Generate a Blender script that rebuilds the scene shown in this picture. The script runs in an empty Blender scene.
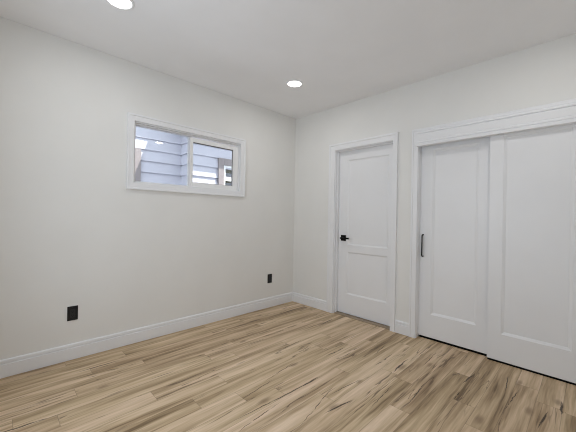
import bpy, bmesh, math, random
from mathutils import Vector, Matrix

random.seed(7)
SC = bpy.context.scene
COL = SC.collection

# ------------------------------------------------------------------ camera
F_PX = 298.087
CAM = Vector((-3.04808, -2.98231, 1.20562))
YAW, PITCH, ROLL = 0.794689, 0.001167, 0.017920
fw = Vector((math.cos(YAW) * math.cos(PITCH), math.sin(YAW) * math.cos(PITCH), math.sin(PITCH)))
r0 = Vector((math.sin(YAW), -math.cos(YAW), 0.0))
u0 = r0.cross(fw)
rr = r0 * math.cos(ROLL) + u0 * math.sin(ROLL)
uu = u0 * math.cos(ROLL) - r0 * math.sin(ROLL)
cam_data = bpy.data.cameras.new('camera')
cam_data.sensor_width = 36.0
cam_data.lens = F_PX / 576.0 * 36.0
cam_data.clip_start = 0.02
cam = bpy.data.objects.new('camera', cam_data)
M = Matrix((rr, uu, -fw)).transposed().to_4x4()
M.translation = CAM
cam.matrix_world = M
COL.objects.link(cam)
SC.camera = cam

# ------------------------------------------------------------------ world, sun, daylight, exposure
world = bpy.data.worlds.new('world')
SC.world = world
world.use_nodes = True
bg = world.node_tree.nodes['Background']
bg.inputs['Color'].default_value = (0.83, 0.91, 1.0, 1)
bg.inputs['Strength'].default_value = 4.0

sun_data = bpy.data.lights.new('sun', 'SUN')
sun_data.energy = 17.0
sun_data.angle = 0.009
sun_data.color = (1.0, 0.95, 0.88)
sun = bpy.data.objects.new('sun', sun_data)
sun.rotation_euler = Vector((-0.158, 0.134, -0.358)).to_track_quat('-Z', 'Y').to_euler()
sun.location = (6, -6, 9)
COL.objects.link(sun)

def portal(name, loc, direction, sx, sz):
    d = bpy.data.lights.new(name, 'AREA')
    d.shape = 'RECTANGLE'
    d.size, d.size_y = sx, sz
    d.cycles.is_portal = True
    o = bpy.data.objects.new(name, d)
    o.location = loc
    o.rotation_euler = Vector(direction).to_track_quat('-Z', 'Z').to_euler()
    COL.objects.link(o)

DOWNLIGHT_POWER = 4.6
DOWNLIGHT_COLOR = (1.0, 0.98, 0.95)

SC.view_settings.view_transform = 'Standard'
SC.view_settings.look = 'None'
SC.view_settings.exposure = -0.41
SC.view_settings.gamma = 1.0
SC.view_settings.use_curve_mapping = False
cy = SC.cycles
cy.use_denoising = True
cy.filter_width = 1.05
cy.max_bounces = 14
cy.diffuse_bounces = 10
cy.glossy_bounces = 4
cy.transparent_max_bounces = 12
cy.sample_clamp_indirect = 6.0
cy.caustics_reflective = False
cy.caustics_refractive = False

# ------------------------------------------------------------------ room dimensions
H = 2.60            # ceiling height
XN, YN = -3.30, -3.42   # inner faces of the two walls behind the camera
WT = 0.14           # wall thickness

# ------------------------------------------------------------------ node helpers
def new_mat(name):
    m = bpy.data.materials.new(name)
    m.use_nodes = True
    return m, m.node_tree, m.node_tree.nodes['Principled BSDF']

class N:
    """small helper for wiring math nodes"""
    def __init__(self, nt): self.nt = nt
    def node(self, t, **kw):
        n = self.nt.nodes.new(t)
        for k, v in kw.items(): setattr(n, k, v)
        return n
    def put(self, sock, v):
        if isinstance(v, bpy.types.NodeSocket): self.nt.links.new(v, sock)
        else: sock.default_value = v
    def m(self, op, a, b=None, c=None, clamp=False):
        n = self.node('ShaderNodeMath', operation=op, use_clamp=clamp)
        self.put(n.inputs[0], a)
        if b is not None: self.put(n.inputs[1], b)
        if c is not None: self.put(n.inputs[2], c)
        return n.outputs[0]
    def xyz(self, x, y, z):
        n = self.node('ShaderNodeCombineXYZ')
        for i, v in enumerate((x, y, z)): self.put(n.inputs[i], v)
        return n.outputs[0]
    def noise(self, vec, scale=1.0, detail=3.0, rough=0.55, dist=0.0):
        n = self.node('ShaderNodeTexNoise')
        self.put(n.inputs['Vector'], vec)
        n.inputs['Scale'].default_value = scale
        n.inputs['Detail'].default_value = detail
        n.inputs['Roughness'].default_value = rough
        n.inputs['Distortion'].default_value = dist
        return n.outputs['Fac']
    def step(self, v, lo, hi, a=0.0, b=1.0):
        n = self.node('ShaderNodeMapRange', interpolation_type='SMOOTHSTEP')
        self.put(n.inputs['Value'], v)
        n.inputs['From Min'].default_value = lo
        n.inputs['From Max'].default_value = hi
        n.inputs['To Min'].default_value = a
        n.inputs['To Max'].default_value = b
        return n.outputs['Result']
    def mix(self, f, a, b, blend='MIX'):
        n = self.node('ShaderNodeMix', data_type='RGBA', blend_type=blend)
        self.put(n.inputs[0], f)
        self.put(n.inputs[6], a if isinstance(a, bpy.types.NodeSocket) else (*a, 1))
        self.put(n.inputs[7], b if isinstance(b, bpy.types.NodeSocket) else (*b, 1))
        return n.outputs[2]
    def ramp(self, f, stops):
        n = self.node('ShaderNodeValToRGB')
        self.put(n.inputs[0], f)
        el = n.color_ramp.elements
        while len(el) < len(stops): el.new(0.5)
        for e, (p, c) in zip(el, stops):
            e.position = p
            e.color = (*c, 1)
        return n.outputs[0]

def paint(name, col, rough=0.5, bump=0.0, bscale=180.0, spec=0.5):
    m, nt, b = new_mat(name)
    n = N(nt)
    tc = n.node('ShaderNodeTexCoord').outputs['Object']
    f = n.noise(tc, 2.3, 3)
    c = n.mix(n.step(f, 0.3, 0.7), tuple(x * 0.985 for x in col), tuple(min(1, x * 1.01) for x in col))
    nt.links.new(c, b.inputs['Base Color'])
    b.inputs['Roughness'].default_value = rough
    b.inputs['Specular IOR Level'].default_value = spec
    if bump:
        bn = n.node('ShaderNodeBump')
        bn.inputs['Strength'].default_value = bump
        bn.inputs['Distance'].default_value = 0.001
        nt.links.new(n.noise(tc, bscale, 2), bn.inputs['Height'])
        nt.links.new(bn.outputs[0], b.inputs['Normal'])
    return m

WALL = paint('wall_paint', (0.775, 0.775, 0.76), 0.75, 0.06, 160, 0.3)
CEIL = paint('ceiling_paint', (0.86, 0.865, 0.88), 0.85, 0.05, 160, 0.25)
TRIM = paint('trim_paint', (0.80, 0.81, 0.83), 0.38, 0, 0, 0.45)
DOORP = paint('door_paint', (0.80, 0.81, 0.83), 0.4, 0, 0, 0.45)
VINYL = paint('window_vinyl', (0.84, 0.845, 0.85), 0.35)
BLACK = paint('black_plastic', (0.008, 0.008, 0.009), 0.5, 0, 0, 0.35)
CHAR = paint('charcoal_plastic', (0.016, 0.016, 0.019), 0.5, 0, 0, 0.4)
BMETAL = paint('black_metal', (0.004, 0.004, 0.004), 0.7, 0, 0, 0.15)
GASKET = paint('dark_gasket', (0.10, 0.09, 0.08), 0.7)
SIDING = paint('lavender_siding', (0.50, 0.50, 0.57), 0.7, 0.2, 60)
BROWN = paint('brown_trim_paint', (0.25, 0.22, 0.225), 0.65)
SOFFIT = paint('soffit_paint', (0.34, 0.30, 0.27), 0.8)
ROOFM = paint('roof_shingle', (0.10, 0.095, 0.09), 0.9, 0.6, 40)
GROUND = paint('grey_gravel', (0.09, 0.085, 0.08), 0.95, 0.6, 30)
CURTAIN = paint('olive_blind', (0.17, 0.15, 0.10), 0.8)
SILL = paint('oak_threshold', (0.30, 0.235, 0.16), 0.5)

def glass_mat():
    m, nt, b = new_mat('window_glass')
    n = N(nt)
    tr = n.node('ShaderNodeBsdfTransparent'); tr.inputs[0].default_value = (0.95, 0.965, 0.96, 1)
    gl = n.node('ShaderNodeBsdfGlossy'); gl.inputs['Roughness'].default_value = 0.02
    fr = n.node('ShaderNodeFresnel'); fr.inputs['IOR'].default_value = 1.35
    mx = n.node('ShaderNodeMixShader')
    nt.links.new(fr.outputs[0], mx.inputs[0])
    nt.links.new(tr.outputs[0], mx.inputs[1])
    nt.links.new(gl.outputs[0], mx.inputs[2])
    nt.links.new(mx.outputs[0], nt.nodes['Material Output'].inputs['Surface'])
    return m
GLASS = glass_mat()

def lens_mat():
    m, nt, b = new_mat('lit_lens')
    b.inputs['Base Color'].default_value = (0.9, 0.9, 0.9, 1)
    b.inputs['Emission Color'].default_value = (1.0, 0.985, 0.96, 1)
    b.inputs['Emission Strength'].default_value = 5.0
    return m
LENS = lens_mat()

# ------------------------------------------------------------------ the floor's wood
CRACKS = [  # x, y, half length, half width, slope
    (-2.14, -0.745, 0.11, 0.004, 0.0), (-2.45, -0.279, 0.16, 0.007, 0.0), (-2.93, -0.755, 0.20, 0.006, -0.1),
    (-1.66, -1.545, 0.42, 0.006, -0.05), (-1.40, -1.553, 0.12, 0.008, 0.0), (-0.845, -1.389, 0.14, 0.008, -0.05),
    (-0.665, -1.759, 0.16, 0.008, 0.0), (-0.67, -1.898, 0.15, 0.011, 0.08), (-1.46, -1.870, 0.13, 0.009, -0.18),
    (-0.47, -2.342, 0.11, 0.007, -0.10), (-0.775, -2.351, 0.07, 0.006, 0.0), (-0.66, -2.79, 0.13, 0.008, -0.12),
    (-0.42, -2.86, 0.10, 0.010, 0.05), (-1.25, -0.748, 0.12, 0.006, 0.0), (-1.72, -1.368, 0.18, 0.004, 0.10),
    (-1.45, -1.30, 0.20, 0.004, 0.16), (-1.55, -1.765, 0.26, 0.004, 0.24), (-1.25, -1.77, 0.16, 0.004, -0.1),
    (-0.30, -0.86, 0.13, 0.010, 0.1), (-0.52, -0.845, 0.12, 0.006, -0.05), (-1.05, -1.02, 0.18, 0.005, 0.05),
    (-0.52, -1.64, 0.16, 0.004, 0.12), (-1.9, -1.60, 0.2, 0.004, 0.1), (-0.33, -2.56, 0.16, 0.004, 0.1),
    (-0.55, -2.62, 0.2, 0.004, -0.08), (-0.95, -2.15, 0.22, 0.004, 0.07), (-0.35, -2.02, 0.2, 0.004, 0.05),
    (-1.15, -2.0, 0.2, 0.0035, 0.06)]
KNOTS = [(-1.78, -1.50, 0.035), (-0.68, -1.92, 0.04), (-1.30, -1.30, 0.03), (-1.50, -1.85, 0.03), (-0.62, -2.72, 0.035),
         (-0.36, -2.84, 0.03), (-0.47, -2.06, 0.03), (-0.40, -0.86, 0.04), (-0.95, -2.52, 0.035), (-2.5, -0.62, 0.025),
         (-0.25, -2.62, 0.03), (-1.12, -1.80, 0.025)]

def floor_mat():
    m, nt, b = new_mat('wood_plank_floor')
    n = N(nt)
    geo = n.node('ShaderNodeNewGeometry')
    sp = n.node('ShaderNodeSeparateXYZ'); nt.links.new(geo.outputs['Position'], sp.inputs[0])
    X, Y = sp.outputs[0], sp.outputs[1]
    at = n.node('ShaderNodeAttribute', attribute_name='plank')
    sc = n.node('ShaderNodeSeparateColor'); nt.links.new(at.outputs['Color'], sc.inputs[0])
    tone, seed, hue = sc.outputs[0], sc.outputs[1], sc.outputs[2]
    uv = n.node('ShaderNodeUVMap', uv_map='edge')
    su = n.node('ShaderNodeSeparateXYZ'); nt.links.new(uv.outputs[0], su.inputs[0])
    Z = n.m('MULTIPLY', seed, 61.0)
    # flowing grain: the across-plank coordinate wanders slowly along the board
    wander = n.noise(n.xyz(n.m('MULTIPLY', X, 1.6), n.m('MULTIPLY', Y, 5.0), Z), 1.0, 2)
    Yw = n.m('ADD', Y, n.m('MULTIPLY', n.m('SUBTRACT', wander, 0.5), 0.045))
    broad = n.noise(n.xyz(n.m('MULTIPLY', X, 0.8), n.m('MULTIPLY', Yw, 13.0), Z), 1.0, 3, 0.55, 0.5)
    mid = n.noise(n.xyz(n.m('MULTIPLY', X, 2.0), n.m('MULTIPLY', Yw, 44.0), n.m('ADD', Z, 3.0)), 1.0, 3, 0.55)
    fine = n.noise(n.xyz(n.m('MULTIPLY', X, 7.0), n.m('MULTIPLY', Yw, 120.0), n.m('ADD', Z, 7.0)), 1.0, 2, 0.5)
    v = n.m('ADD', n.m('MULTIPLY', broad, 0.98), n.m('MULTIPLY', mid, 0.44))
    v = n.m('ADD', v, n.m('MULTIPLY', fine, 0.22))
    v = n.m('ADD', v, n.m('MULTIPLY', n.m('SUBTRACT', tone, 0.5), 0.36))
    v = n.m('SUBTRACT', v, 0.31)
    c = n.ramp(v, [(0.22, (0.155, 0.100, 0.048)), (0.38, (0.385, 0.279, 0.160)),
                   (0.55, (0.580, 0.444, 0.280)), (0.76, (0.765, 0.610, 0.435))])
    c = n.mix(n.m('MULTIPLY', hue, 0.55), c, n.mix(1.0, c, (1.02, 0.97, 1.06), 'MULTIPLY'))
    # thin dark mineral streaks, only where a slow mask lets them
    mask = n.step(n.noise(n.xyz(n.m('MULTIPLY', X, 1.1), n.m('MULTIPLY', Y, 6.0), n.m('ADD', Z, 20.0)), 1.0, 2), 0.46, 0.60)
    rid = n.noise(n.xyz(n.m('MULTIPLY', X, 1.0), n.m('MULTIPLY', Yw, 16.0), n.m('ADD', Z, 11.0)), 1.0, 3, 0.5)
    line = n.step(n.m('ABSOLUTE', n.m('SUBTRACT', rid, 0.5)), 0.003, 0.017, 1.0, 0.0)
    streak = n.m('MULTIPLY', n.m('MULTIPLY', mask, line), 0.72)
    # named cracks and knots of single boards
    jit = n.m('MULTIPLY', n.m('SUBTRACT', n.noise(n.xyz(n.m('MULTIPLY', X, 14.0), n.m('MULTIPLY', Y, 6.0), 0.0), 1.0, 3), 0.5), 0.024)
    Yj = n.m('ADD', Y, jit)
    crack = None
    for (cx, cyy, hl, hw, sl) in CRACKS:
        dx = n.m('SUBTRACT', X, cx)
        dy = n.m('ABSOLUTE', n.m('SUBTRACT', n.m('SUBTRACT', Yj, cyy), n.m('MULTIPLY', dx, sl)))
        e = n.m('ADD', n.m('DIVIDE', dy, hw * 0.8), n.m('POWER', n.m('ABSOLUTE', n.m('DIVIDE', dx, hl)), 2.0))
        s = n.step(e, 0.45, 1.25, 1.0, 0.0)
        crack = s if crack is None else n.m('MAXIMUM', crack, s)
    brk = n.step(n.noise(n.xyz(n.m('MULTIPLY', X, 11.0), n.m('MULTIPLY', Y, 40.0), 4.0), 1.0, 2), 0.28, 0.46)
    crack = n.m('MULTIPLY', crack, brk)
    knot = None
    for (kx, ky, kr) in KNOTS:
        dx = n.m('DIVIDE', n.m('SUBTRACT', X, kx), kr * 1.9)
        dy = n.m('DIVIDE', n.m('SUBTRACT', Yj, ky), kr * 0.75)
        e = n.m('SQRT', n.m('ADD', n.m('MULTIPLY', dx, dx), n.m('MULTIPLY', dy, dy)))
        s = n.step(e, 0.15, 1.2, 1.0, 0.0)
        knot = s if knot is None else n.m('MAXIMUM', knot, s)
    c = n.mix(n.m('MULTIPLY', streak, 1.0), c, (0.085, 0.050, 0.028))
    c = n.mix(n.m('MULTIPLY', knot, 0.55), c, (0.16, 0.095, 0.05))
    c = n.mix(n.m('MULTIPLY', crack, 0.94), c, (0.035, 0.020, 0.012))
    # joints between boards
    joint = n.step(n.m('MINIMUM', su.outputs[0], su.outputs[1]), 0.0005, 0.0024, 0.42, 0.0)
    c = n.mix(joint, c, (0.09, 0.06, 0.04))
    nt.links.new(c, b.inputs['Base Color'])
    nt.links.new(n.step(fine, 0.3, 0.7, 0.46, 0.56), b.inputs['Roughness'])
    b.inputs['Specular IOR Level'].default_value = 0.35
    bn = n.node('ShaderNodeBump'); bn.inputs['Strength'].default_value = 0.25; bn.inputs['Distance'].default_value = 0.001
    nt.links.new(n.m('SUBTRACT', 1.0, n.m('ADD', n.m('MULTIPLY', joint, 1.5), crack)), bn.inputs['Height'])
    nt.links.new(bn.outputs[0], b.inputs['Normal'])
    return m

# ------------------------------------------------------------------ mesh helpers
class MB:
    def __init__(self): self.bm = bmesh.new()
    def box(self, x0, x1, y0, y1, z0, z1, bev=0.0, seg=2):
        t = bmesh.new()
        bmesh.ops.create_cube(t, size=1.0)
        for v in t.verts:
            v.co = Vector(((x0 + x1) / 2 + v.co.x * abs(x1 - x0), (y0 + y1) / 2 + v.co.y * abs(y1 - y0), (z0 + z1) / 2 + v.co.z * abs(z1 - z0)))
        if bev: bmesh.ops.bevel(t, geom=t.edges[:], offset=bev, segments=seg, profile=0.5, affect='EDGES')
        self.merge(t)
        return self
    def merge(self, t):
        mp = {v: self.bm.verts.new(v.co) for v in t.verts}
        for f in t.faces: self.bm.faces.new([mp[v] for v in f.verts])
        t.free()
    def quad(self, *pts):
        return self.bm.faces.new([self.bm.verts.new(p) for p in pts])
    def extrude(self, prof, a, b, place, caps=True):
        """prof: 2-d points, place(p, q, t) -> xyz, swept from t=a to t=b"""
        A = [self.bm.verts.new(place(p, q, a)) for p, q in prof]
        B = [self.bm.verts.new(place(p, q, b)) for p, q in prof]
        k = len(prof)
        for i in range(k):
            self.bm.faces.new([A[i], A[(i + 1) % k], B[(i + 1) % k], B[i]])
        if caps:
            self.bm.faces.new(A[::-1]); self.bm.faces.new(B)
        return self
    def lathe(self, prof, c, seg=40, axis='Z'):
        rings = []
        for (r, h) in prof:
            ring = []
            for i in range(seg):
                a = 2 * math.pi * i / seg
                u, v = r * math.cos(a), r * math.sin(a)
                p = {'Z': (u, v, h), 'X': (h, u, v), 'Y': (u, h, v)}[axis]
                ring.append(self.bm.verts.new(Vector(p) + Vector(c)))
            rings.append(ring)
        for A, B in zip(rings, rings[1:]):
            for i in range(seg):
                self.bm.faces.new([A[i], A[(i + 1) % seg], B[(i + 1) % seg], B[i]])
        self.bm.faces.new(rings[0][::-1]); self.bm.faces.new(rings[-1])
        return self
    def tube(self, pts, r, seg=12):
        pts = [Vector(p) for p in pts]
        rings = []
        for i, p in enumerate(pts):
            t = (pts[min(i + 1, len(pts) - 1)] - pts[max(i - 1, 0)]).normalized()
            a = t.cross(Vector((0, 1, 0.01))).normalized(); b2 = t.cross(a).normalized()
            rings.append([self.bm.verts.new(p + (a * math.cos(2 * math.pi * k / seg) + b2 * math.sin(2 * math.pi * k / seg)) * r) for k in range(seg)])
        for A, B in zip(rings, rings[1:]):
            for k in range(seg):
                self.bm.faces.new([A[k], A[(k + 1) % seg], B[(k + 1) % seg], B[k]])
        self.bm.faces.new(rings[0][::-1]); self.bm.faces.new(rings[-1])
        return self
    def build(self, name, mat, parent=None, smooth=False, loc=None, kind=None):
        bmesh.ops.recalc_face_normals(self.bm, faces=self.bm.faces[:])
        me = bpy.data.meshes.new(name)
        if loc is not None:
            for v in self.bm.verts: v.co -= Vector(loc)
        self.bm.to_mesh(me); self.bm.free()
        me.materials.append(mat)
        if smooth:
            for p in me.polygons: p.use_smooth = True
            me.set_sharp_from_angle(angle=math.radians(35))
        o = bpy.data.objects.new(name, me)
        if loc is not None: o.location = loc
        COL.objects.link(o)
        if parent is not None: o.parent = parent
        if kind: o['kind'] = kind
        return o

def struct(name, mb, mat, parent=None, smooth=False):
    return mb.build(name, mat, parent, smooth, kind=None if parent else 'structure')

def thing(name, label, cat, loc, group=None):
    o = bpy.data.objects.new(name, None)
    o.empty_display_size = 0.05
    COL.objects.link(o)
    o.location = loc
    o['label'] = label; o['category'] = cat
    if group: o['group'] = group
    return o

# planes: 'Y' = wall at y = 0 facing -y (a = x), 'X' = wall at x = 0 facing -x (a = y)
def on(plane):
    if plane == 'Y': return lambda a, z, d: (a, -d, z)
    return lambda a, z, d: (-d, a, z)

def casing(mb, plane, a0, a1, z0, z1, wl, wr, wt, wb, prof):
    """mitred casing round an opening; prof = [(fraction of width, protrusion)], wb None = legs run to z0"""
    P = on(plane)
    rings = []
    for (f, d) in prof:
        L, R, T = a0 - wl * f, a1 + wr * f, z1 + wt * f
        if wb is None:
            pts = [(L, z0), (L, T), (R, T), (R, z0)]
        else:
            B = z0 - wb * f
            pts = [(L, B), (L, T), (R, T), (R, B)]
        rings.append([mb.bm.verts.new(P(a, z, d)) for a, z in pts])
    n = 4
    for A, B in zip(rings, rings[1:]):
        for i in range(n if wb is not None else 3):
            j = (i + 1) % n
            mb.bm.faces.new([A[i], A[j], B[j], B[i]])
    if wb is None:
        mb.bm.faces.new([r[0] for r in rings]); mb.bm.faces.new([r[3] for r in rings])
    return mb

def panel_slab(mb, y0, y1, z0, z1, xf, th, panels, depth=0.011, slope=0.016):
    """door slab in a plane x = xf (front, facing -x) with recessed panels"""
    ys = sorted({y0, y1} | {p for q in panels for p in q[:2]})
    zs = sorted({z0, z1} | {p for q in panels for p in q[2:]})
    for ya, yb in zip(ys, ys[1:]):
        for za, zb in zip(zs, zs[1:]):
            if any(p[0] <= ya and yb <= p[1] and p[2] <= za and zb <= p[3] for p in panels): continue
            mb.quad((xf, ya, za), (xf, yb, za), (xf, yb, zb), (xf, ya, zb))
    for (ya, yb, za, zb) in panels:
        steps = [(0, 0), (0.002, 0.003), (slope * 0.8, depth * 0.75), (slope, depth)]
        rings = [[(xf + d, ya + s, za + s), (xf + d, yb - s, za + s), (xf + d, yb - s, zb - s), (xf + d, ya + s, zb - s)] for s, d in steps]
        for A, B in zip(rings, rings[1:]):
            for i in range(4):
                j = (i + 1) % 4
                mb.quad(A[i], A[j], B[j], B[i])
        mb.quad(*rings[-1])
    xb = xf + th
    mb.quad((xb, y0, z0), (xb, y0, z1), (xb, y1, z1), (xb, y1, z0))
    mb.quad((xf, y0, z0), (xf, y0, z1), (xb, y0, z1), (xb, y0, z0))
    mb.quad((xf, y1, z0), (xf, y1, z1), (xb, y1, z1), (xb, y1, z0))
    mb.quad((xf, y0, z0), (xf, y1, z0), (xb, y1, z0), (xb, y0, z0))
    mb.quad((xf, y0, z1), (xf, y1, z1), (xb, y1, z1), (xb, y0, z1))
    bmesh.ops.remove_doubles(mb.bm, verts=mb.bm.verts[:], dist=1e-5)
    return mb

# ------------------------------------------------------------------ floor
def build_floor():
    W = 0.131
    xa, xb = XN, 0.13
    seams = [0.0]
    k = 0
    y = -2.866 + W * 21
    while y > YN:
        if y < -0.02: seams.append(y)
        y -= W
    seams.append(YN)
    L = 1.22
    known = {-2.80: -0.45, -2.407: -0.84, -2.276: -0.44, -2.145: -1.21, -1.883: -0.82, -1.36: -1.866, -0.573: -2.648,
             -0.06: -2.636, -0.18: -1.02, -0.836: -1.55, -1.10: -0.62, -1.62: -2.3, -1.75: -1.45, -0.44: -0.95, -2.54: -1.05, -2.67: -1.5}
    tones = {-3.06: (0.3, 0.3), -2.93: (0.35, 0.3), -2.80: (0.50, 0.34), -2.67: (0.30, 0.30), -2.54: (0.34, 0.45), -2.407: (0.34, 0.30), -2.276: (0.52, 0.36),
             -2.145: (0.40, 0.74), -2.01: (0.44, 0.55), -1.883: (0.60, 0.56), -1.75: (0.66, 0.62), -1.62: (0.70, 0.66), -1.49: (0.66, 0.64), -1.36: (0.50, 0.74),
             -1.23: (0.60, 0.58), -1.10: (0.55, 0.60), -0.573: (0.46, 0.62)}
    bm = bmesh.new()
    col = bm.loops.layers.float_color.new('plank')
    uvl = bm.loops.layers.uv.new('edge')
    rnd = random.Random(21)
    for y1, y0 in zip(seams, seams[1:]):
        yc = (y0 + y1) / 2
        key = min(known, key=lambda q: abs(q - yc))
        j0 = known[key] if abs(key - yc) < 0.066 else rnd.uniform(-2.4, -0.6)
        tk = min(tones, key=lambda q: abs(q - yc))
        cuts = [xa] + sorted(x for x in (j0 + L * q for q in range(-4, 5)) if xa + 0.02 < x < xb - 0.02) + [xb]
        for x0, x1 in zip(cuts, cuts[1:]):
            tone = rnd.uniform(0.36, 0.66)
            if abs(tk - yc) < 0.066:
                if abs(x0 - j0) < 1e-4: tone = tones[tk][0]
                if abs(x1 - j0) < 1e-4: tone = tones[tk][1]
            xc = (x0 + x1) / 2
            hue = min(1, max(0, rnd.uniform(0.25, 0.9)))
            seed = rnd.random()
            # split the board in four so that 'edge' holds the distance to its nearest edges
            xm = xc
            ym = (y0 + y1) / 2
            for (ax, bx) in ((x0, xm), (xm, x1)):
                for (ay, by) in ((y0, ym), (ym, y1)):
                    f = bm.faces.new([bm.verts.new((px, py, 0)) for px, py in ((ax, ay), (bx, ay), (bx, by), (ax, by))])
                    for lp in f.loops:
                        lp[col] = (tone, seed, hue, 1)
                        c = lp.vert.co
                        lp[uvl].uv = (min(abs(c.x - x0), abs(x1 - c.x)), min(abs(c.y - y0), abs(y1 - c.y)))
    # underside, so the floor is a slab
    zb = -0.05
    v = [bm.verts.new(p) for p in ((xa, YN, zb), (xb, YN, zb), (xb, 0, zb), (xa, 0, zb))]
    bm.faces.new(v[::-1])
    w = [bm.verts.new(p) for p in ((xa, YN, 0), (xb, YN, 0), (xb, 0, 0), (xa, 0, 0))]
    for i in range(4):
        j = (i + 1) % 4
        bm.faces.new([v[i], v[j], w[j], w[i]])
    bmesh.ops.recalc_face_normals(bm, faces=bm.faces[:])
    for f in bm.faces:
        if abs(f.normal.z) > 0.9 and f.verts[0].co.z > -0.01 and f.normal.z < 0: f.normal_flip()
    me = bpy.data.meshes.new('floor')
    bm.to_mesh(me); bm.free()
    me.materials.append(floor_mat())
    o = bpy.data.objects.new('floor', me)
    COL.objects.link(o)
    o['kind'] = 'structure'
build_floor()

# ------------------------------------------------------------------ ceiling and walls
# window opening in the left wall; door and closet openings in the right wall
WX0, WX1, WZ0, WZ1 = -2.140, -0.945, 1.490, 2.065
DY0, DY1, DZ1 = -1.480, -0.718, 2.042       # door opening
CY0, CY1, CZ1 = -3.02, -1.748, 2.06         # closet opening
DX = 0.072                                   # front of the door slab

struct('ceiling', MB().box(XN - WT, 0.9, YN - WT, WT, H, H + 0.16), CEIL)

def wall_with_holes(mb, plane, a0, a1, holes, t0, t1):
    """boxes around rectangular holes; t0..t1 = thickness range along the wall normal axis"""
    def bx(pa, pb, za, zb):
        if pb - pa < 1e-4 or zb - za < 1e-4: return
        if plane == 'Y': mb.box(pa, pb, t0, t1, za, zb)
        else: mb.box(t0, t1, pa, pb, za, zb)
    cur = a0
    for (ha, hb, za, zb) in sorted(holes):
        bx(cur, ha, 0, H)
        bx(ha, hb, 0, za); bx(ha, hb, zb, H)
        cur = hb
    bx(cur, a1, 0, H)
    return mb

struct('wall_left', wall_with_holes(MB(), 'Y', XN - WT, 0.9, [(WX0, WX1, WZ0, WZ1)], 0.0, WT), WALL)
struct('wall_right', wall_with_holes(MB(), 'X', YN - WT, 0.0, [(DY0, DY1, 0, DZ1), (CY0, CY1, 0, CZ1)], 0.0, 0.12), WALL)
struct('wall_back', MB().box(XN - WT, 0.9, YN - WT, YN, 0, H), WALL)
W2 = (-2.60, -0.85, 0.45, 2.25)             # opening of the added window behind the camera's left shoulder
struct('wall_near', wall_with_holes(MB(), 'X', YN, 0.0, [W2], XN - WT, XN), WALL)
struct('wall_closet', MB().box(0.74, 0.80, YN, CY1 + 0.2, 0, H).box(0.12, 0.74, CY1 + 0.14, CY1 + 0.2, 0, H).box(0.131, 0.74, YN, CY1 + 0.14, -0.05, 0.0), WALL)
struct('wall_hall', MB().box(0.74, 0.80, CY1 + 0.2, 0.0, 0, H).box(0.131, 0.74, CY1 + 0.2, 0.0, -0.05, 0.0), WALL)

# baseboards: profile (protrusion, height)
BP = [(0, 0), (0.015, 0), (0.016, 0.003), (0.016, 0.093), (0.0145, 0.0955), (0.007, 0.0965), (0.007, 0.101), (0.013, 0.103), (0.0135, 0.110), (0.0125, 0.121), (0.009, 0.1265), (0.006, 0.1285), (0, 0.1285)]
struct('baseboard_left', MB().extrude(BP, XN, 0.0, lambda p, q, t: (t, -p, q)), TRIM)
struct('baseboard_right', MB().extrude(BP, -0.6295, -0.0151, lambda p, q, t: (-p, t, q)).extrude(BP, -1.6875, -1.5355, lambda p, q, t: (-p, t, q)), TRIM)

# door casing, closet casing, valance, window casing
CP = [(0, -0.004), (0, 0.015), (0.04, 0.017), (0.70, 0.019), (0.76, 0.025), (0.97, 0.025), (1, 0.023), (1, -0.004)]
CP = [(f, max(d, 0.0)) for f, d in CP]
struct('trim_1', casing(MB(), 'X', DY0, DY1 + 0.004, 0, DZ1, 0.055, 0.085, 0.078, None, CP), TRIM)
struct('trim_2', casing(MB(), 'X', CY0 - 0.01, CY1, 0, 2.052, 0.06, 0.060, 0.056, None, CP), TRIM)
VP = [(0.0, 1.930), (0.040, 1.930), (0.044, 1.933), (0.044, 1.956), (0.036, 1.958), (0.036, 1.962), (0.042, 1.964), (0.042, 1.978),
      (0.036, 1.980), (0.036, 1.984), (0.038, 1.987), (0.038, 2.046), (0.030, 2.049), (0.030, 2.054), (0.038, 2.056), (0.040, 2.064), (0.037, 2.073),
      (0.027, 2.075), (0.027, 2.080), (0.0295, 2.082), (0.0295, 2.102), (0.026, 2.107), (0.0, 2.107)]
struct('trim_3', MB().extrude(VP, -3.05, -1.743, lambda p, q, t: (-p, t, q)), TRIM)
struct('trim_4', casing(MB(), 'Y', WX0, WX1 - 0.004, WZ0, WZ1, 0.060, 0.068, 0.062, 0.060, CP), TRIM)

# door jamb with stops
jb = MB()
jb.box(-0.0005, 0.12, DY1 - 0.004, DY1 + 0.012, 0, DZ1 - 0.004).box(-0.0005, 0.12, DY0 - 0.012, DY0 + 0.004, 0, DZ1 - 0.004).box(-0.0005, 0.12, DY0 - 0.012, DY1 + 0.012, DZ1 - 0.004, DZ1 + 0.012)
jb.box(DX - 0.038, DX - 0.003, DY1 - 0.015, DY1 - 0.004, 0, DZ1 - 0.015, 0.002).box(DX - 0.038, DX - 0.003, DY0 + 0.004, DY0 + 0.015, 0, DZ1 - 0.015, 0.002).box(DX - 0.038, DX - 0.003, DY0 + 0.004, DY1 - 0.004, DZ1 - 0.015, DZ1 - 0.004, 0.002)
struct('trim_5', jb, TRIM)
struct('trim_6', MB().extrude([(0.004, 0.0), (0.004, 0.006), (0.012, 0.011), (0.062, 0.011), (0.068, 0.006), (0.068, 0.0)], DY0 + 0.004, DY1 - 0.0155, lambda p, q, t: (p, t, q)), SILL)

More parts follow.
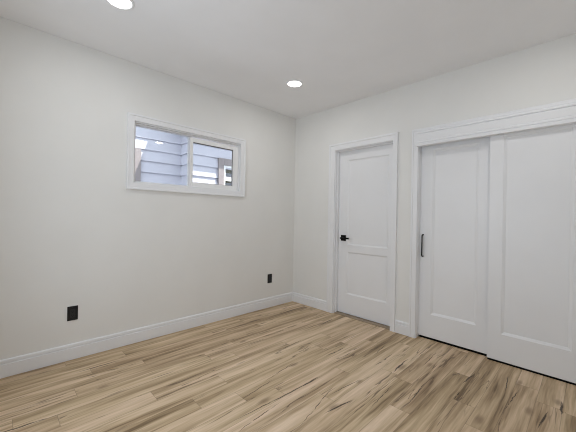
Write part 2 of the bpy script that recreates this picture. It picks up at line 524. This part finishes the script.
# ------------------------------------------------------------------ doors
d1 = struct('door_1', panel_slab(MB(), DY0 + 0.006, DY1 - 0.007, 0.014, DZ1 - 0.007, DX, 0.038,
            [(-1.395, -0.858, 0.865, 1.918), (-1.395, -0.858, 0.256, 0.780)]), DOORP)
LZ, LY = 0.948, -0.806
MB().box(DX - 0.009, DX, LY - 0.036, LY + 0.036, LZ - 0.036, LZ + 0.036, 0.002).build('handle_rose', BMETAL, d1)
h = MB().lathe([(0.011, DX - 0.052), (0.011, DX - 0.009)], (0, LY, LZ), 20, 'X').build('handle_neck', BMETAL, d1, True)
MB().box(DX - 0.064, DX - 0.048, LY - 0.112, LY + 0.013, LZ - 0.010, LZ + 0.010, 0.004).build('lever_handle', BMETAL, d1)
MB().box(DX - 0.0015, DX + 0.03, DY1 - 0.0085, DY1 - 0.0065, LZ - 0.028, LZ + 0.028).build('latch_plate', BMETAL, d1)

XD1, XD2 = 0.062, 0.008
d2 = struct('door_2', panel_slab(MB(), -2.40, -1.752, 0.021, 2.03, XD1, 0.034, [(-2.262, -1.867, 0.252, 1.902)], 0.011, 0.020), DOORP)
d3 = struct('door_3', panel_slab(MB(), -3.03, -2.359, 0.017, 2.03, XD2, 0.034, [(-2.890, -2.457, 0.243, 1.926)], 0.011, 0.020), DOORP)
PX, PYY = XD1 - 0.034, -1.785
pts = [(XD1, PYY, 0.826), (XD1 - 0.020, PYY, 0.826), (XD1 - 0.030, PYY, 0.829), (PX, PYY, 0.838),
       (PX, PYY, 0.90), (PX, PYY, 0.97), (PX, PYY, 1.031), (XD1 - 0.030, PYY, 1.040), (XD1 - 0.020, PYY, 1.043), (XD1, PYY, 1.043)]
MB().tube(pts, 0.0062, 14).build('pull_handle', BMETAL, d2, True)
struct('trim_7', MB().box(0.0, 0.12, CY0 - 0.01, CY1 + 0.002, 2.035, 2.06).box(0.0005, 0.12, CY1 - 0.004, CY1 + 0.012, 0, 2.035), TRIM)

struct('gap_shade_strip', MB().box(0.012, 0.100, CY0 + 0.001, -2.362, 0.0002, 0.006, 0.001).box(0.066, 0.110, -2.363, CY1 - 0.006, 0.0002, 0.006, 0.001), BMETAL)  # black strips under the closet doors stand in for the gap's dark shade

# ------------------------------------------------------------------ window 1: slider with a fixed pane
w1 = bpy.data.objects.new('window_1', None); COL.objects.link(w1); w1.location = ((WX0 + WX1) / 2, 0.06, WZ0); w1['kind'] = 'structure'
LOCW = Vector(w1.location)
def wpart(name, mb, mat, parent=None):
    o = mb.build(name, mat)
    if parent is None:
        o.parent = w1; o.matrix_parent_inverse = Matrix.Translation(-LOCW)
    else:
        o.parent = parent
    return o
T = 0.010
jl = MB()   # jamb liner filling the wall's thickness
jl.box(WX0, WX0 + T, 0.0, WT, WZ0, WZ1).box(WX1 - T, WX1, 0.0, WT, WZ0, WZ1).box(WX0 + T, WX1 - T, 0.0, WT, WZ0, WZ0 + T).box(WX0 + T, WX1 - T, 0.0, WT, WZ1 - T, WZ1)
wpart('jamb_liner', jl, TRIM)
def ring(mb, x0, x1, z0, z1, l, r, b, t, ya, yb, bev=0.002):
    mb.box(x0, x0 + l, ya, yb, z0, z1, bev).box(x1 - r, x1, ya, yb, z0, z1, bev)
    mb.box(x0 + l, x1 - r, ya, yb, z0, z0 + b, bev).box(x0 + l, x1 - r, ya, yb, z1 - t, z1, bev)
    return mb
fx0, fx1, fz0, fz1 = WX0 + T, WX1 - T, WZ0 + T, WZ1 - T
fr = ring(MB(), fx0, fx1, fz0, fz1, 0.012, 0.014, 0.012, 0.010, 0.028, 0.100)
wpart('window_frame', fr, VINYL)
wpart('meeting_rail', MB().box(-1.572, -1.540, 0.068, 0.100, fz0 + 0.012, fz1 - 0.010, 0.002), VINYL)
wpart('fixed_pane', MB().box(fx0 + 0.008, -1.566, 0.074, 0.078, fz0 + 0.008, fz1 - 0.006), GLASS)
sx0, sx1, sz0, sz1 = -1.572, fx1 - 0.013, fz0 + 0.010, fz1 - 0.020
sash = wpart('sliding_sash', ring(MB(), sx0, sx1, sz0, sz1, 0.036, 0.058, 0.046, 0.046, 0.034, 0.066), VINYL)
gk = ring(MB(), sx0 + 0.035, sx1 - 0.057, sz0 + 0.045, sz1 - 0.045, 0.006, 0.004, 0.004, 0.007, 0.046, 0.056, 0)
wpart('gasket', gk, GASKET, sash)
wpart('sash_pane', MB().box(sx0 + 0.036, sx1 - 0.058, 0.050, 0.054, sz0 + 0.046, sz1 - 0.046), GLASS, sash)
wpart('sash_latch', MB().box(sx0 - 0.008, sx0 + 0.012, 0.026, 0.034, 1.755, 1.815, 0.003), VINYL, sash)

# added window on the unseen wall behind the camera, put in for soft daylight
w2 = bpy.data.objects.new('added_window', None); COL.objects.link(w2); w2.location = (XN - 0.07, (W2[0] + W2[1]) / 2, W2[2]); w2['kind'] = 'structure'
m2 = MB()
for (ya, yb) in ((W2[0], W2[0] + 0.05), (W2[1] - 0.05, W2[1]), ((W2[0] + W2[1]) / 2 - 0.025, (W2[0] + W2[1]) / 2 + 0.025)):
    m2.box(XN - 0.10, XN - 0.04, ya, yb, W2[2], W2[3], 0.003)
for (za, zb) in ((W2[2], W2[2] + 0.05), (W2[3] - 0.05, W2[3])):
    m2.box(XN - 0.10, XN - 0.04, W2[0] + 0.05, W2[1] - 0.05, za, zb, 0.003)
o = m2.build('window_frame', VINYL); o.parent = w2; o.matrix_parent_inverse = Matrix.Translation(-Vector(w2.location))
portal('window_portal', (XN - WT - 0.02, (W2[0] + W2[1]) / 2, (W2[2] + W2[3]) / 2), (1, 0, 0), W2[1] - W2[0], W2[3] - W2[2])

# ------------------------------------------------------------------ ceiling lights
def ceiling_light(x, y, label):
    t = thing('recessed_light', label, 'ceiling light', (x, y, H), 'recessed ceiling lights')
    R = 0.074
    MB().lathe([(R + 0.014, -0.0005), (R + 0.0145, -0.004), (R + 0.010, -0.008), (R + 0.002, -0.009), (R - 0.002, -0.007), (R - 0.002, -0.0005)], (0, 0, 0), 48).build('trim_ring', CEIL, t, True)
    MB().lathe([(R - 0.0022, -0.001), (R - 0.0022, -0.0065), (R - 0.02, -0.0085)], (0, 0, 0), 48).build('light_lens', LENS, t, True)
    d = bpy.data.lights.new('lamp_light', 'AREA')
    d.shape = 'DISK'; d.size = 0.14
    d.energy = DOWNLIGHT_POWER; d.color = DOWNLIGHT_COLOR
    l = bpy.data.objects.new('lamp_light', d)
    COL.objects.link(l); l.parent = t; l.location = (0, 0, -0.012)
ceiling_light(-0.83, -0.785, 'round lit recessed ceiling light whole in view near the room corner')
ceiling_light(-2.488, -0.80, 'round lit recessed ceiling light cut by the top edge above the left wall')
ceiling_light(-0.80, -2.76, 'unseen round lit recessed ceiling light in front of the sliding closet doors')  # added light out of view; only a faint ceiling glow hints at it

# ------------------------------------------------------------------ outlets
def outlet(x, label):
    t = thing('electrical_outlet', label, 'outlet', (x, 0, 0.378), 'black wall outlets')
    MB().box(-0.0365, 0.0365, -0.006, 0.0, -0.0585, 0.0585, 0.0025).build('cover_plate', BLACK, t)
    MB().box(-0.0168, 0.0168, -0.0085, -0.006, -0.0335, 0.0335, 0.001).build('receptacle', CHAR, t)
    for z in (-0.048, 0.048):
        MB().lathe([(0.0034, -0.0072), (0.0030, -0.006)], (0, 0, z), 16, 'Y').build('screw', CHAR, t, True)
    for z in (-0.017, 0.017):
        s = MB().box(-0.0075, -0.0055, -0.0088, -0.0080, z - 0.004, z + 0.005).box(0.0055, 0.0075, -0.0088, -0.0080, z - 0.004, z + 0.005).box(-0.002, 0.002, -0.0088, -0.0080, z - 0.011, z - 0.007)
        s.build('socket_slots', BMETAL, t)
outlet(-2.584, 'black wall outlet on the left wall left of the window, far from the corner')
outlet(-0.442, 'black wall outlet on the left wall closest to the room corner')

# ------------------------------------------------------------------ outside: ground and the house next door
struct('ground', MB().box(-9, 6, WT + 0.01, 9, -0.6, -0.5), GROUND)
house = thing('neighbour_house', 'lavender clapboard house with brown window trim seen through the window', 'house', (-0.95, 1.6, -0.5))
HL = Vector(house.location)
def hpart(name, mb, mat, parent=None, smooth=False):
    o = mb.build(name, mat, smooth=smooth)
    if parent is None:
        o.parent = house; o.matrix_parent_inverse = Matrix.Translation(-HL)
    else:
        o.parent = parent
    return o
D1, D2, XC, E0, EX = 1.60, 1.35, -0.95, 1.815, 0.165
ZE = 2.65
sd = MB()
z = E0 - 14 * EX
while z < ZE - 0.01:
    zt = min(z + EX, ZE + 0.02)
    # (out, z) wedge of one clapboard: its foot stands 16 mm proud of the next one
    wedge = [(-0.02, z), (0.021, z), (0.000, zt), (-0.02, zt)]
    sd.extrude(wedge, -7.0, XC - 0.0, lambda p, q, t: (t, D1 - p, q))
    sd.extrude(wedge, XC - 0.018, 4.0, lambda p, q, t: (t, D2 - p, q))
    sd.extrude(wedge, D2, D1, lambda p, q, t: (XC - p, t, q))
    z += EX
hpart('siding', sd, SIDING)
hpart('wall_body', MB().box(-7, XC, D1 + 0.005, 6, -0.5, ZE + 0.1).box(XC + 0.005, 4, D2 + 0.005, 6, -0.5, ZE + 0.1), SIDING)
XE, Y1, Y2 = -1.18, 1.454, 1.05
rf = MB()
rf.extrude([(Y1, ZE), (Y1, ZE + 0.14), (6.0, ZE + 2.2), (6.0, ZE)], -7.4, XE, lambda p, q, t: (t, p, q))
rf.extrude([(Y2, ZE), (Y2, ZE + 0.14), (6.0, ZE + 2.4), (6.0, ZE)], XE, 4.4, lambda p, q, t: (t, p, q))
hpart('roof', rf, ROOFM)
hpart('soffit', MB().box(-7.3, XE, Y1 + 0.01, D1, ZE - 0.012, ZE - 0.001).box(XE, 4.3, Y2 + 0.01, D2, ZE - 0.012, ZE - 0.001), SOFFIT)
def house_window(x0, x1, z0, z1, d):
    tr = MB()
    ring(tr, x0, x1, z0, z1, 0.10, 0.10, 0.10, 0.11, d - 0.045, d + 0.0, 0.003)
    f = hpart('window', tr, BROWN)
    a0, a1, b0, b1 = x0 + 0.10, x1 - 0.10, z0 + 0.10, z1 - 0.11
    s = ring(MB(), a0, a1, b0, b1, 0.035, 0.035, 0.04, 0.035, d - 0.030, d + 0.0, 0.002)
    zm = 1.80
    s.box(a0 + 0.03, a1 - 0.03, d - 0.030, d, zm - 0.018, zm + 0.022, 0.002)
    s.box((a0 + a1) / 2 - 0.012, (a0 + a1) / 2 + 0.012, d - 0.026, d - 0.012, b0 + 0.04, b1 - 0.035)
    hpart('window_sash', s, VINYL, f)
    hpart('window_blind', MB().box(a0 + 0.03, a1 - 0.03, d - 0.008, d - 0.005, b0 + 0.03, b1 - 0.03), CURTAIN, f)
    hpart('window_pane', MB().box(a0 + 0.03, a1 - 0.03, d - 0.016, d - 0.013, b0 + 0.03, b1 - 0.03), GLASS, f)
house_window(-0.445, 0.62, 1.10, 2.150, D2)
house_window(-2.55, -1.568, 1.00, 2.135, D1)
bpy.context.view_layer.update()
